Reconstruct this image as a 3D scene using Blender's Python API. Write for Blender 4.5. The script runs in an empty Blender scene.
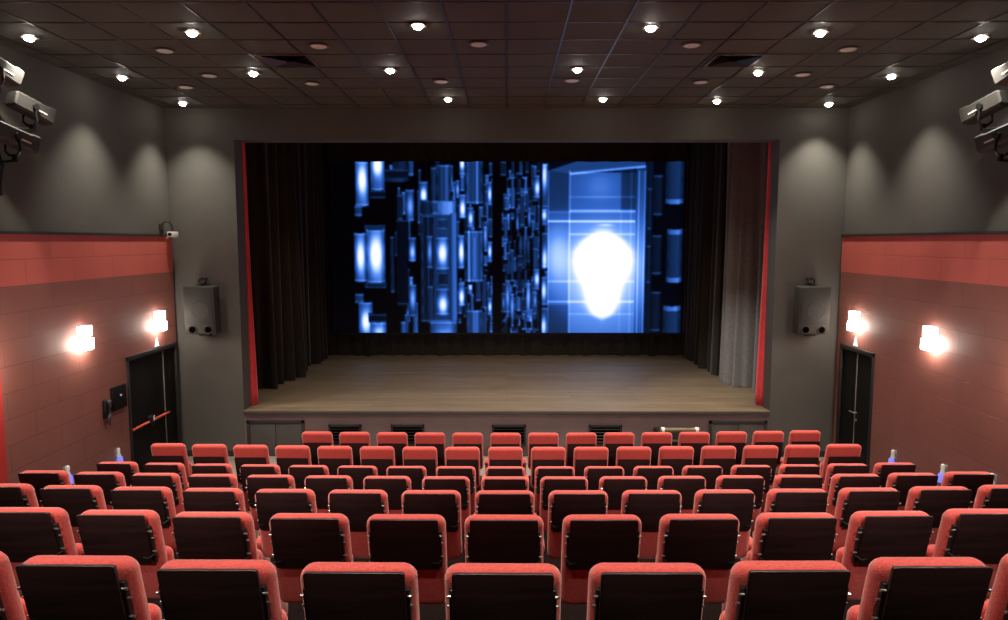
import bpy, bmesh, math, random
import numpy as np
from mathutils import Vector, Matrix, Euler
random.seed(5); np.random.seed(5)
C = bpy.context.scene.collection
PI = math.pi
# ------------------------------------------------------------------ room measures (metres; eye of the camera is the origin)
W = 5.66          # half width
D = 11.75         # proscenium wall
CEIL = 2.203
FLOOR = -3.70     # floor in front of the stage
STAGE = -2.89
BACK = 17.75      # rear of the stage
OPEN = 4.53       # half width of the stage opening
OTOP = 1.69
REAR = -3.0       # wall behind the camera

# ------------------------------------------------------------------ helpers
def link(o, parent=None):
    C.objects.link(o)
    if parent: o.parent = parent
    return o

def obj(name, bm, mat, parent=None, smooth=True, angle=40):
    me = bpy.data.meshes.new(name)
    bmesh.ops.recalc_face_normals(bm, faces=bm.faces)
    bm.to_mesh(me); bm.free()
    for m in (mat if isinstance(mat, (list, tuple)) else [mat]):
        me.materials.append(m)
    if smooth:
        me.polygons.foreach_set('use_smooth', [True] * len(me.polygons))
        try: me.set_sharp_from_angle(angle=math.radians(angle))
        except Exception: pass
    return link(bpy.data.objects.new(name, me), parent)

def tag(o, label, cat, group=None):
    o['label'] = label; o['category'] = cat
    if group: o['group'] = group
    return o

def thing(name, label, cat, loc=(0, 0, 0), rot=(0, 0, 0), group=None):
    o = link(bpy.data.objects.new(name, None))
    o.empty_display_size = 0.1
    o.location = loc; o.rotation_euler = rot
    return tag(o, label, cat, group)

def struct(name, bm, mat, parent=None, smooth=False):
    o = obj(name, bm, mat, parent, smooth)
    if parent is None: o['kind'] = 'structure'
    return o

def NB(): return bmesh.new()

def box(bm, x0, x1, y0, y1, z0, z1, bev=0.0, seg=2, mi=0):
    r = bmesh.ops.create_cube(bm, size=1.0)
    vs = r['verts']
    for v in vs:
        v.co = Vector(((x0 + x1) / 2 + v.co.x * (x1 - x0), (y0 + y1) / 2 + v.co.y * (y1 - y0), (z0 + z1) / 2 + v.co.z * (z1 - z0)))
    fs = list({f for v in vs for f in v.link_faces})
    for f in fs: f.material_index = mi
    if bev > 0:
        es = list({e for v in vs for e in v.link_edges})
        r2 = bmesh.ops.bevel(bm, geom=es, offset=bev, segments=seg, profile=0.5, affect='EDGES', clamp_overlap=True)
        for f in r2['faces']: f.material_index = mi
    return vs

def cyl(bm, p0, p1, r0, r1=None, n=16, mi=0, caps=True):
    p0 = Vector(p0); p1 = Vector(p1); r1 = r0 if r1 is None else r1
    d = p1 - p0
    q = d.to_track_quat('Z', 'Y').to_matrix().to_4x4()
    q.translation = (p0 + p1) / 2
    r = bmesh.ops.create_cone(bm, cap_ends=caps, cap_tris=False, segments=n, radius1=r0, radius2=r1, depth=d.length, matrix=q)
    for f in {f for v in r['verts'] for f in v.link_faces}: f.material_index = mi
    return r['verts']

def lathe(bm, prof, n=24, c=(0, 0, 0), mi=0):
    rings = []
    for r, z in prof:
        if r < 1e-6: rings.append([bm.verts.new((c[0], c[1], c[2] + z))])
        else: rings.append([bm.verts.new((c[0] + r * math.cos(2 * PI * i / n), c[1] + r * math.sin(2 * PI * i / n), c[2] + z)) for i in range(n)])
    for a, b in zip(rings, rings[1:]):
        for i in range(n):
            j = (i + 1) % n
            if len(a) == 1 and len(b) == 1: continue
            if len(a) == 1: f = bm.faces.new((a[0], b[i], b[j]))
            elif len(b) == 1: f = bm.faces.new((a[i], a[j], b[0]))
            else: f = bm.faces.new((a[i], a[j], b[j], b[i]))
            f.material_index = mi

def tube(bm, pts, r, n=8, mi=0):
    pts = [Vector(p) for p in pts]
    rings = []
    for i, p in enumerate(pts):
        t = (pts[min(i + 1, len(pts) - 1)] - pts[max(i - 1, 0)]).normalized()
        q = t.to_track_quat('Z', 'Y').to_matrix()
        rings.append([bm.verts.new(p + q @ Vector((r * math.cos(2 * PI * k / n), r * math.sin(2 * PI * k / n), 0))) for k in range(n)])
    for a, b in zip(rings, rings[1:]):
        for k in range(n):
            f = bm.faces.new((a[k], a[(k + 1) % n], b[(k + 1) % n], b[k])); f.material_index = mi
    for rg in (rings[0], rings[-1]):
        f = bm.faces.new(rg); f.material_index = mi

def rrect(w, h, r, n=5, rb=None):
    """outline in XZ, centred in x, z from 0 to h; r = top corner radius, rb = bottom"""
    rb = r if rb is None else rb
    pts = []
    for cx, cz, a0, rr in ((w / 2 - r, h - r, 0, r), (-w / 2 + r, h - r, 90, r), (-w / 2 + rb, rb, 180, rb), (w / 2 - rb, rb, 270, rb)):
        for i in range(n + 1):
            a = math.radians(a0 + 90 * i / n)
            pts.append((cx + rr * math.cos(a), cz + rr * math.sin(a)))
    return pts

def slab(bm, pts, y0, y1, bev=0.0, seg=3, mi=0):
    """prism from an XZ outline between y0 and y1 with softened rims"""
    a = [bm.verts.new((x, y0, z)) for x, z in pts]; b = [bm.verts.new((x, y1, z)) for x, z in pts]
    f1 = bm.faces.new(a); f2 = bm.faces.new(b[::-1]); fs = [f1, f2]
    for i in range(len(a)):
        j = (i + 1) % len(a); fs.append(bm.faces.new((a[j], a[i], b[i], b[j])))
    for f in fs: f.material_index = mi
    vs = a + b
    if bev:
        es = list(f1.edges) + list(f2.edges)
        r = bmesh.ops.bevel(bm, geom=es, offset=bev, segments=seg, profile=0.5, affect='EDGES', clamp_overlap=True)
        for f in r['faces']: f.material_index = mi
    return vs

# ------------------------------------------------------------------ materials
def newmat(name):
    m = bpy.data.materials.new(name); m.use_nodes = True
    nt = m.node_tree; b = nt.nodes['Principled BSDF']
    return m, nt, b

def nd(nt, t, **kw):
    n = nt.nodes.new(t)
    for k, v in kw.items(): setattr(n, k, v)
    return n

def coords(nt, scale=(1, 1, 1)):
    tc = nd(nt, 'ShaderNodeTexCoord'); mp = nd(nt, 'ShaderNodeMapping')
    mp.inputs['Scale'].default_value = scale
    nt.links.new(tc.outputs['Object'], mp.inputs['Vector'])
    return mp.outputs['Vector']

def mat_noise(name, c0, c1, scale=8, rough=0.6, metal=0.0, bump=0.0, stretch=(1, 1, 1), sheen=0.0, spec=0.5, detail=4, bscale=None, sheentint=None):
    m, nt, b = newmat(name)
    v = coords(nt, stretch)
    n = nd(nt, 'ShaderNodeTexNoise'); n.inputs['Scale'].default_value = scale; n.inputs['Detail'].default_value = detail
    nt.links.new(v, n.inputs['Vector'])
    r = nd(nt, 'ShaderNodeValToRGB')
    r.color_ramp.elements[0].position = 0.3; r.color_ramp.elements[1].position = 0.7
    r.color_ramp.elements[0].color = (*c0, 1); r.color_ramp.elements[1].color = (*c1, 1)
    nt.links.new(n.outputs['Fac'], r.inputs['Fac']); nt.links.new(r.outputs['Color'], b.inputs['Base Color'])
    b.inputs['Roughness'].default_value = rough; b.inputs['Metallic'].default_value = metal
    b.inputs['Specular IOR Level'].default_value = spec
    if sheen:
        b.inputs['Sheen Weight'].default_value = sheen; b.inputs['Sheen Roughness'].default_value = 0.4
        if sheentint: b.inputs['Sheen Tint'].default_value = (*sheentint, 1)
    if bump:
        n2 = n
        if bscale:
            n2 = nd(nt, 'ShaderNodeTexNoise'); n2.inputs['Scale'].default_value = bscale; n2.inputs['Detail'].default_value = 3
            nt.links.new(v, n2.inputs['Vector'])
        bp = nd(nt, 'ShaderNodeBump'); bp.inputs['Strength'].default_value = bump; bp.inputs['Distance'].default_value = 0.01
        nt.links.new(n2.outputs['Fac'], bp.inputs['Height']); nt.links.new(bp.outputs['Normal'], b.inputs['Normal'])
    return m

def mat_emit(name, col, strength):
    m, nt, b = newmat(name)
    b.inputs['Base Color'].default_value = (*col, 1); b.inputs['Emission Color'].default_value = (*col, 1)
    b.inputs['Emission Strength'].default_value = strength
    return m

def mat_panel(name, c0, c1, mortar, rough=0.62):
    """acoustic wall panels laid like bricks, on the x = const walls"""
    m, nt, b = newmat(name)
    tc = nd(nt, 'ShaderNodeTexCoord'); sp = nd(nt, 'ShaderNodeSeparateXYZ'); cb = nd(nt, 'ShaderNodeCombineXYZ')
    nt.links.new(tc.outputs['Object'], sp.inputs[0])
    ad = nd(nt, 'ShaderNodeMath', operation='ADD'); ad.inputs[1].default_value = 50 * 0.3 + 0.2
    nt.links.new(sp.outputs['Z'], ad.inputs[0])
    nt.links.new(sp.outputs['Y'], cb.inputs['X']); nt.links.new(ad.outputs[0], cb.inputs['Y'])
    br = nd(nt, 'ShaderNodeTexBrick')
    br.inputs['Color1'].default_value = (*c0, 1); br.inputs['Color2'].default_value = (*c1, 1); br.inputs['Mortar'].default_value = (*mortar, 1)
    br.inputs['Scale'].default_value = 1.0; br.inputs['Mortar Size'].default_value = 0.005; br.inputs['Mortar Smooth'].default_value = 0.3
    br.inputs['Brick Width'].default_value = 0.9; br.inputs['Row Height'].default_value = 0.3; br.inputs['Bias'].default_value = 0.0
    nt.links.new(cb.outputs[0], br.inputs['Vector'])
    n = nd(nt, 'ShaderNodeTexNoise'); n.inputs['Scale'].default_value = 1.3; n.inputs['Detail'].default_value = 5
    nt.links.new(tc.outputs['Object'], n.inputs['Vector'])
    mx = nd(nt, 'ShaderNodeMix', data_type='RGBA', blend_type='MULTIPLY'); mx.inputs[0].default_value = 0.35
    rp = nd(nt, 'ShaderNodeValToRGB'); rp.color_ramp.elements[0].position = 0.3; rp.color_ramp.elements[1].position = 0.7
    rp.color_ramp.elements[0].color = (0.6, 0.6, 0.6, 1); rp.color_ramp.elements[1].color = (1, 1, 1, 1)
    nt.links.new(n.outputs['Fac'], rp.inputs['Fac'])
    nt.links.new(br.outputs['Color'], mx.inputs[6]); nt.links.new(rp.outputs['Color'], mx.inputs[7])
    nt.links.new(mx.outputs[2], b.inputs['Base Color'])
    bp = nd(nt, 'ShaderNodeBump'); bp.inputs['Strength'].default_value = 0.5; bp.inputs['Distance'].default_value = 0.006; bp.invert = True
    nt.links.new(br.outputs['Fac'], bp.inputs['Height']); nt.links.new(bp.outputs['Normal'], b.inputs['Normal'])
    b.inputs['Roughness'].default_value = rough
    return m

def mat_planks(name):
    """stage boards running across the stage"""
    m, nt, b = newmat(name)
    tc = nd(nt, 'ShaderNodeTexCoord')
    br = nd(nt, 'ShaderNodeTexBrick')
    br.inputs['Color1'].default_value = (0.20, 0.14, 0.083, 1); br.inputs['Color2'].default_value = (0.25, 0.18, 0.108, 1); br.inputs['Mortar'].default_value = (0.13, 0.09, 0.055, 1)
    br.inputs['Scale'].default_value = 1.0; br.inputs['Mortar Size'].default_value = 0.004; br.inputs['Brick Width'].default_value = 2.4; br.inputs['Row Height'].default_value = 0.24
    nt.links.new(tc.outputs['Object'], br.inputs['Vector'])
    mp = nd(nt, 'ShaderNodeMapping'); mp.inputs['Scale'].default_value = (0.9, 4, 1); nt.links.new(tc.outputs['Object'], mp.inputs['Vector'])
    n = nd(nt, 'ShaderNodeTexNoise'); n.inputs['Scale'].default_value = 2.0; n.inputs['Detail'].default_value = 6
    nt.links.new(mp.outputs['Vector'], n.inputs['Vector'])
    mx = nd(nt, 'ShaderNodeMix', data_type='RGBA', blend_type='MULTIPLY'); mx.inputs[0].default_value = 0.6
    rp = nd(nt, 'ShaderNodeValToRGB'); rp.color_ramp.elements[0].position = 0.3; rp.color_ramp.elements[1].position = 0.7
    rp.color_ramp.elements[0].color = (0.6, 0.58, 0.56, 1); rp.color_ramp.elements[1].color = (1, 1, 1, 1)
    nt.links.new(n.outputs['Fac'], rp.inputs['Fac'])
    nt.links.new(br.outputs['Color'], mx.inputs[6]); nt.links.new(rp.outputs['Color'], mx.inputs[7])
    nt.links.new(mx.outputs[2], b.inputs['Base Color'])
    b.inputs['Roughness'].default_value = 0.55
    return m

def mat_wood(name, c0, c1, rough=0.4):
    m, nt, b = newmat(name)
    v = coords(nt, (1.2, 1.2, 14))
    n = nd(nt, 'ShaderNodeTexNoise'); n.inputs['Scale'].default_value = 3.0; n.inputs['Detail'].default_value = 5; n.inputs['Distortion'].default_value = 0.6
    nt.links.new(v, n.inputs['Vector'])
    r = nd(nt, 'ShaderNodeValToRGB'); r.color_ramp.elements[0].position = 0.3; r.color_ramp.elements[1].position = 0.72
    r.color_ramp.elements[0].color = (*c0, 1); r.color_ramp.elements[1].color = (*c1, 1)
    nt.links.new(n.outputs['Fac'], r.inputs['Fac']); nt.links.new(r.outputs['Color'], b.inputs['Base Color'])
    b.inputs['Roughness'].default_value = rough
    return m

M = {}
M['seat'] = mat_noise('red_seat_fabric', (0.52, 0.062, 0.050), (0.68, 0.105, 0.088), 90, 0.85, bump=0.5, bscale=220, sheen=0.8, sheentint=(1.0, 0.66, 0.60), spec=0.2)
M['board'] = mat_wood('dark_wood_board', (0.012, 0.0042, 0.0042), (0.026, 0.009, 0.0085), 0.45)
M['black_metal'] = mat_noise('black_metal', (0.008, 0.008, 0.008), (0.016, 0.015, 0.014), 12, 0.45, 0.3)
M['bolt'] = mat_noise('steel_bolt', (0.6, 0.58, 0.55), (0.75, 0.73, 0.7), 20, 0.3, 0.9)
M['wall_grey'] = mat_noise('grey_wall_paint', (0.080, 0.075, 0.064), (0.096, 0.090, 0.077), 1.2, 0.8, bump=0.15, bscale=60)
M['wall_dark'] = mat_noise('dark_wall_paint', (0.05, 0.045, 0.04), (0.06, 0.055, 0.05), 2, 0.9)
M['band'] = mat_panel('bright_red_panel', (0.62, 0.135, 0.10), (0.64, 0.14, 0.105), (0.46, 0.085, 0.065))
M['panel'] = mat_panel('brown_red_panel', (0.265, 0.098, 0.074), (0.28, 0.103, 0.078), (0.18, 0.062, 0.048))
M['trim_dark'] = mat_noise('dark_trim', (0.018, 0.014, 0.012), (0.026, 0.02, 0.018), 5, 0.6)
M['redpost'] = mat_noise('red_pilaster', (0.45, 0.03, 0.02), (0.5, 0.04, 0.03), 4, 0.6)
M['ceil'] = mat_noise('brown_ceiling_tile', (0.074, 0.071, 0.057), (0.090, 0.086, 0.069), 1.5, 0.8, bump=0.1, bscale=150)
M['tbar'] = mat_noise('bronze_ceiling_bar', (0.036, 0.029, 0.022), (0.048, 0.039, 0.031), 3, 0.38, 0.5)
M['carpet'] = mat_noise('dark_floor_carpet', (0.008, 0.005, 0.0045), (0.012, 0.007, 0.0065), 60, 1.0, bump=0.3, spec=0.0)
M['frontfloor'] = mat_noise('beige_front_floor', (0.25, 0.20, 0.17), (0.32, 0.26, 0.22), 3, 0.6)
M['stage'] = mat_planks('stage_boards')
M['fascia'] = mat_noise('stage_fascia', (0.125, 0.080, 0.078), (0.155, 0.102, 0.099), 1.6, 0.7)
M['cup'] = mat_noise('grey_cupboard', (0.055, 0.050, 0.044), (0.07, 0.064, 0.056), 3, 0.6)
M['vent'] = mat_noise('black_vent', (0.006, 0.005, 0.005), (0.012, 0.010, 0.010), 6, 0.6)
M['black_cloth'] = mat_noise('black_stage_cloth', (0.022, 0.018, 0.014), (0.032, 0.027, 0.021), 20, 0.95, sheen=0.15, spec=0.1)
M['grey_cloth'] = mat_noise('charcoal_stage_cloth', (0.13, 0.118, 0.112), (0.17, 0.155, 0.148), 20, 0.95, sheen=0.15, spec=0.1)  # black cloth lightened, the spotlight on the right drape put into its colour
M['red_cloth'] = mat_noise('red_velvet', (0.62, 0.035, 0.042), (0.74, 0.055, 0.06), 12, 0.8, sheen=0.4)
M['door'] = mat_noise('black_door', (0.0055, 0.005, 0.0045), (0.008, 0.0073, 0.0066), 4, 0.6)
M['door'].node_tree.nodes['Principled BSDF'].inputs['Specular IOR Level'].default_value = 0.15
M['doorframe'] = mat_noise('dark_door_frame', (0.015, 0.0135, 0.012), (0.021, 0.019, 0.017), 6, 0.6)
M['greyseal'] = mat_noise('grey_door_seal', (0.22, 0.21, 0.2), (0.28, 0.27, 0.25), 6, 0.5)
M['pushbar'] = mat_noise('orange_red_bar', (0.62, 0.09, 0.045), (0.7, 0.11, 0.06), 8, 0.4)
M['speaker'] = mat_noise('grey_speaker_grille', (0.030, 0.027, 0.024), (0.042, 0.038, 0.033), 160, 0.7, bump=0.2, spec=0.2)
M['speaker_body'] = mat_noise('grey_speaker_cabinet', (0.040, 0.037, 0.032), (0.052, 0.048, 0.042), 10, 0.65, spec=0.2)
M['cone'] = mat_noise('grey_speaker_cone', (0.030, 0.028, 0.025), (0.036, 0.033, 0.03), 20, 0.7, spec=0.2)
M['hole'] = mat_noise('black_port', (0.001, 0.001, 0.001), (0.0015, 0.0015, 0.0015), 10, 1.0, spec=0.0)
M['spotbody'] = mat_noise('grey_lantern_shell', (0.034, 0.031, 0.028), (0.044, 0.040, 0.036), 6, 0.45, 0.2)
M['spotpale'] = mat_noise('pale_lantern_shell', (0.10, 0.095, 0.087), (0.125, 0.119, 0.11), 6, 0.4, 0.1)  # same grey shell with the downlight's brightening put into the colour
M['white'] = mat_noise('white_plastic', (0.72, 0.70, 0.66), (0.8, 0.78, 0.74), 10, 0.5)
M['brass'] = mat_noise('worn_brass', (0.13, 0.105, 0.06), (0.18, 0.145, 0.085), 12, 0.5, 0.5)
M['glass'] = mat_noise('dark_lens', (0.01, 0.01, 0.012), (0.02, 0.02, 0.024), 4, 0.1)
M['disc'] = mat_noise('pale_reflector', (0.76, 0.82, 0.76), (0.80, 0.86, 0.80), 30, 0.4)
M['rim'] = mat_noise('brown_light_rim', (0.10, 0.06, 0.045), (0.13, 0.08, 0.06), 30, 0.4)
M['bulb'] = mat_emit('lit_bulb', (1.0, 0.95, 0.86), 60)
M['sconce'] = mat_emit('lit_sconce_glass', (1.0, 0.93, 0.86), 9)
M['sconce2'] = mat_emit('lit_sconce_glass_bright', (1.0, 0.90, 0.80), 55)
M['blue_glow'] = mat_emit('blue_step_glow', (0.22, 0.24, 0.9), 0.55)
M['sign_pale'] = mat_emit('pale_triangle', (0.55, 0.75, 0.85), 0.35)  # reflected lamp light given its own glow
M['screen_edge'] = mat_noise('screen_border', (0.004, 0.004, 0.004), (0.006, 0.006, 0.006), 4, 0.9)
M['screen_trim'] = mat_noise('screen_trim_brown', (0.09, 0.055, 0.035), (0.11, 0.065, 0.045), 4, 0.5)  # light caught on the frame edge, painted as a brown tone

# ------------------------------------------------------------------ setting: room shell
bm = NB(); box(bm, -W - .15, W + .15, REAR - .1, D + .02, CEIL, CEIL + .1); struct('ceiling', bm, M['ceil'])
# ceiling grid of bronze bars (0.6 m tiles)
bm = NB()
for i in range(-10, 11):
    x = i * 0.603
    if abs(x) < W: box(bm, x - .010, x + .010, REAR, D, CEIL - .006, CEIL + .004)
y = D - 0.30
while y > REAR:
    box(bm, -W, W, y - .010, y + .010, CEIL - .005, CEIL + .003); y -= 0.6
struct('trim_1', bm, M['tbar'])

rows = [  # y of the backrest top, z of the backrest top, first and last seat, bow
    ('A', 2.525, -1.218, -4, 4, .022), ('B', 3.755, -1.522, -5, 5, .013), ('C', 5.02, -1.845, -7, 7, .009),
    ('D', 6.27, -2.170, -8, 8, .0080), ('E', 7.50, -2.480, -8, 8, .0078), ('F', 8.68, -2.612, -8, 8, .0075), ('G', 9.84, -2.750, -5, 8, .0075)]
SH = 0.95      # top of a backrest above its floor
bm = NB()
edges = [r[1] - .22 for r in rows]
zs = [r[2] - SH for r in rows]
box(bm, -W, W, REAR, edges[0], zs[0] + .31 - 2.0, zs[0] + .31)
for i in range(len(rows)):
    y1 = edges[i + 1] if i + 1 < len(rows) else 10.75
    box(bm, -W, W, edges[i], y1, FLOOR - .4, zs[i])
struct('floor', bm, M['carpet'])
bm = NB(); box(bm, -W, W, 10.75, D, FLOOR - .4, FLOOR); struct('floor_front', bm, M['frontfloor'])

for s, side in ((-1, 'left'), (1, 'right')):
    xa, xb = sorted((s * W, s * (W + .15)))
    bm = NB(); box(bm, xa, xb, REAR, BACK, FLOOR - .4, CEIL + .1); struct('wall_' + side, bm, M['wall_grey'])
bm = NB(); box(bm, -W - .15, W + .15, REAR - .15, REAR, FLOOR - .4, CEIL + .1); struct('wall_back', bm, M['wall_dark'])
# proscenium wall with its opening
bm = NB()
box(bm, -W, -OPEN, D, D + .35, FLOOR - .4, CEIL + .1)
box(bm, OPEN, W, D, D + .35, FLOOR - .4, CEIL + .1)
box(bm, -OPEN, OPEN, D, D + .35, OTOP, CEIL + .1)
struct('wall_front', bm, M['wall_grey'])
# stage house
bm = NB(); box(bm, -W, W, BACK, BACK + .15, FLOOR, 3.2); struct('wall_stage', bm, M['wall_dark'])
bm = NB(); box(bm, -W - .15, W + .15, D + .35, BACK + .15, 3.0, 3.1); box(bm, -W - .15, W + .15, D + .35, D + .4, CEIL + .1, 3.0); struct('ceiling_stage', bm, M['wall_dark'])

# red wall panelling
LOWZ, BZ, TZ = FLOOR, -0.50, 0.09
tn = 2
for s, side in ((-1, 'left'), (1, 'right')):
    xa, xb = sorted((s * (W - .05), s * W))
    yd = D - .06
    bm = NB(); box(bm, xa, xb, REAR, yd, BZ, TZ); struct(f'trim_{tn}', bm, M['band']); tn += 1
    # lower panelling leaves the doorway free
    ya, yb = (10.11, 11.65) if s < 0 else (10.49, 11.55)
    bm = NB()
    zt = -1.69
    box(bm, xa, xb, 7.58, ya, FLOOR, BZ); box(bm, xa, xb, ya, yb, zt, BZ); box(bm, xa, xb, yb, yd, FLOOR, BZ)
    struct(f'trim_{tn}', bm, M['panel']); tn += 1
    xc, xd = sorted((s * (W - .07), s * W))
    bm = NB(); box(bm, xc, xd, REAR, yd, TZ, TZ + .035); struct(f'trim_{tn}', bm, M['trim_dark']); tn += 1
    bm = NB(); box(bm, xa, xb, REAR, 7.58, FLOOR, BZ); struct(f'trim_{tn}', bm, M['redpost']); tn += 1
bm = NB()
box(bm, -W, -OPEN, D - .02, D, FLOOR, FLOOR + .1); struct('baseboard_left', bm, M['trim_dark'])
bm = NB()
box(bm, OPEN, W, D - .02, D, FLOOR, FLOOR + .1); struct('baseboard_right', bm, M['trim_dark'])

# ------------------------------------------------------------------ doors in the side walls
def door(n, s, ya, yb, split, bar):
    zt = -1.69
    root = link(bpy.data.objects.new(f'door_{n}', None)); root.location = (s * W, (ya + yb) / 2, FLOOR); root['kind'] = 'structure'
    L = lambda y: y - (ya + yb) / 2
    def bx(x_in, x_out, y0, y1, z0, z1, bev=.004):
        b = NB(); a, c = sorted((-s * x_in, -s * x_out)); box(b, a, c, L(y0), L(y1), z0 - FLOOR, z1 - FLOOR, bev); return b
    b = NB()
    for (y0, y1, z0, z1) in ((ya, ya + .05, FLOOR, zt), (yb - .05, yb, FLOOR, zt), (ya, yb, zt - .07, zt)):
        a, c = sorted((-s * .0, -s * .07)); box(b, a, c, L(y0), L(y1), z0 - FLOOR, z1 - FLOOR, .004)
    obj('door_frame', b, M['doorframe'], root)
    l1 = obj('door_leaf', bx(.0, .035, ya + .05, split - .008, FLOOR + .02, zt - .07), M['door'], root)
    l2 = obj('door_leaf', bx(.0, .035, split + .008, yb - .05, FLOOR + .02, zt - .07), M['door'], root)
    o = obj('meeting_strip', bx(.03, .045, split - .010, split + .010, FLOOR + .02, zt - .08), M['greyseal'], root); o['label'] = 'pale grey strip between the door leaves'
    if bar:
        b = NB(); zb = -2.80
        cyl(b, (-s * .075, L(ya + .04), zb - FLOOR), (-s * .075, L(split + .05), zb - FLOOR), .020, n=12)
        o = obj('push_bar', b, M['pushbar'], root); o['label'] = 'orange-red panic push bar'
        b = NB(); ym = (ya + split) / 2 + .02
        box(b, *sorted((-s * .03, -s * .105)), L(ym - .06), L(ym + .07), zb - FLOOR - .07, zb - FLOOR + .08, .010)
        lk = obj('latch_box', b, M['black_metal'], root)
        b = NB(); box(b, *sorted((-s * .105, -s * .112)), L(ym + .02), L(ym + .06), zb - FLOOR + .0, zb - FLOOR + .08, .003); obj('latch_plate', b, M['white'], lk)
        b = NB()
        for yy in (ya + .09, split + .0):
            box(b, *sorted((-s * .03, -s * .09)), L(yy - .015), L(yy + .015), zb - FLOOR - .035, zb - FLOOR + .035, .004)
        obj('bar_bracket', b, M['black_metal'], root)
    else:
        zb = -2.73
        b = NB()
        cyl(b, (-s * .03, L(split - .05), zb - FLOOR), (-s * .09, L(split - .05), zb - FLOOR), .012, n=10)
        cyl(b, (-s * .085, L(split - .05), zb - FLOOR), (-s * .085, L(split + .09), zb - FLOOR), .011, n=10)
        h = obj('door_handle', b, M['bolt'], root)
        b = NB(); cyl(b, (-s * .03, L(split - .05), zb - FLOOR - .12), (-s * .06, L(split - .05), zb - FLOOR - .12), .022, n=14)
        obj('lock_cylinder', b, M['bolt'], root)
    return root
door(1, -1, 10.10, 11.66, 11.22, True)
door(2, 1, 10.48, 11.56, 11.02, False)
# reflected light above each door, built as a glowing pale triangle
for s, y, side in ((-1, 11.02, 'left'), (1, 11.08, 'right')):
    b = NB()
    vs = [b.verts.new((0, -.07, 0)), b.verts.new((0, .07, 0)), b.verts.new((0, 0, .15))]
    f = b.faces.new(vs); r = bmesh.ops.extrude_face_region(b, geom=[f])
    for v in r['geom']:
        if isinstance(v, bmesh.types.BMVert): v.co.x += -s * .008
    o = obj('triangle_sign', b, M['sign_pale'], smooth=False); o.location = (s * (W - .0502), y, -1.665)
    tag(o, f'small pale triangular sign above the {side} exit door, under the lamp', 'sign')

# ------------------------------------------------------------------ stage
st = thing('stage', 'low wooden stage with brown boards and a mauve-grey front panel', 'stage', (0, D, FLOOR))
b = NB(); box(b, -OPEN + .002, OPEN - .002, -.03, .352, .76, STAGE - FLOOR, .004); box(b, -W + .005, W - .005, .352, BACK - D - .005, .70, STAGE - FLOOR)
obj('stage_deck', b, M['stage'], st, smooth=False)
b = NB(); box(b, -OPEN + .002, OPEN - .002, 0, .08, 0, .76); obj('front_panel', b, M['fascia'], st, smooth=False)
b = NB(); box(b, -OPEN + .002, OPEN - .002, -.04, -.028, .755, STAGE - FLOOR - .003, .003); obj('deck_nosing', b, M['cup'], st)
for (x0, x1) in ((-4.48, -3.49), (3.49, 4.49)):
    xm = (x0 + x1) / 2
    b = NB()
    for bb in ((x0, x0 + .05, 0, .64), (x1 - .05, x1, 0, .64), (x0, x1, .585, .64)):
        box(b, bb[0], bb[1], -.035, -.001, bb[2], bb[3], .003)
    fr = obj('cupboard_frame', b, M['trim_dark'], st)
    for (a, c) in ((x0 + .052, xm - .006), (xm + .006, x1 - .052)):
        b = NB(); box(b, a, c, -.022, -.001, .01, .58, .004); dr = obj('cupboard_door', b, M['cup'], fr)
for (p0, p1, slat) in ((328.6, 361, 0), (391, 424, 0), (492, 526, 0), (589, 622, 1)):
    x0 = (p0 - 506.5) / 695 * 11.98; x1 = (p1 - 506.5) / 695 * 11.98
    b = NB()
    for bb in ((x0, x0 + .03, .2, .565), (x1 - .03, x1, .2, .565), (x0, x1, .525, .565), (x0, x1, .2, .23)):
        box(b, bb[0], bb[1], -.05, -.001, bb[2], bb[3], .003)
    fr = obj('vent_frame', b, M['vent'], st)
    b = NB(); box(b, x0 + .03, x1 - .03, -.012, -.001, .23, .525); obj('vent_back', b, M['hole'], fr)
    b = NB()
    for k in range(5):
        z = .26 + k * .055
        vs = box(b, x0 + .03, x1 - .03, -.04, -.014, z, z + .010)
    o = obj('vent_louvre', b, M['cup'] if slat else M['vent'], fr)
# equipment case in front of the stage
ec = thing('equipment_case', 'black case with brass top bar and corners standing against stage front', 'case', (2.87, 11.42, FLOOR))
b = NB(); box(b, -.36, .36, -.16, .20, .05, .56, .015); obj('case_body', b, M['black_metal'], ec)
b = NB(); cyl(b, (-.33, -.15, .60), (.33, -.15, .60), .042, n=16); o = obj('top_bar', b, M['brass'], ec); o['label'] = 'dull brass bar along the top edge'
for x in (-.28, .28):
    b = NB(); lathe(b, [(0, .048), (.03, .044), (.046, .02), (.048, 0), (.046, -.02), (.03, -.044), (0, -.048)], 14, (x, -.15, .60)); o = obj('corner_cap', b, M['disc'], ec)
b = NB()
for x in (-.33, .33): box(b, x - .02, x + .02, -.175, -.12, .12, .57, .004)
obj('corner_post', b, M['brass'], ec)
b = NB(); box(b, -.3, .3, -.168, -.158, .40, .44, .002); obj('lower_strip', b, M['brass'], ec)
for x in (-.3, .3):
    for y in (-.12, .16):
        b = NB(); cyl(b, (x, y, 0), (x, y, .06), .03, n=10); obj('foot', b, M['black_metal'], ec)

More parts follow.
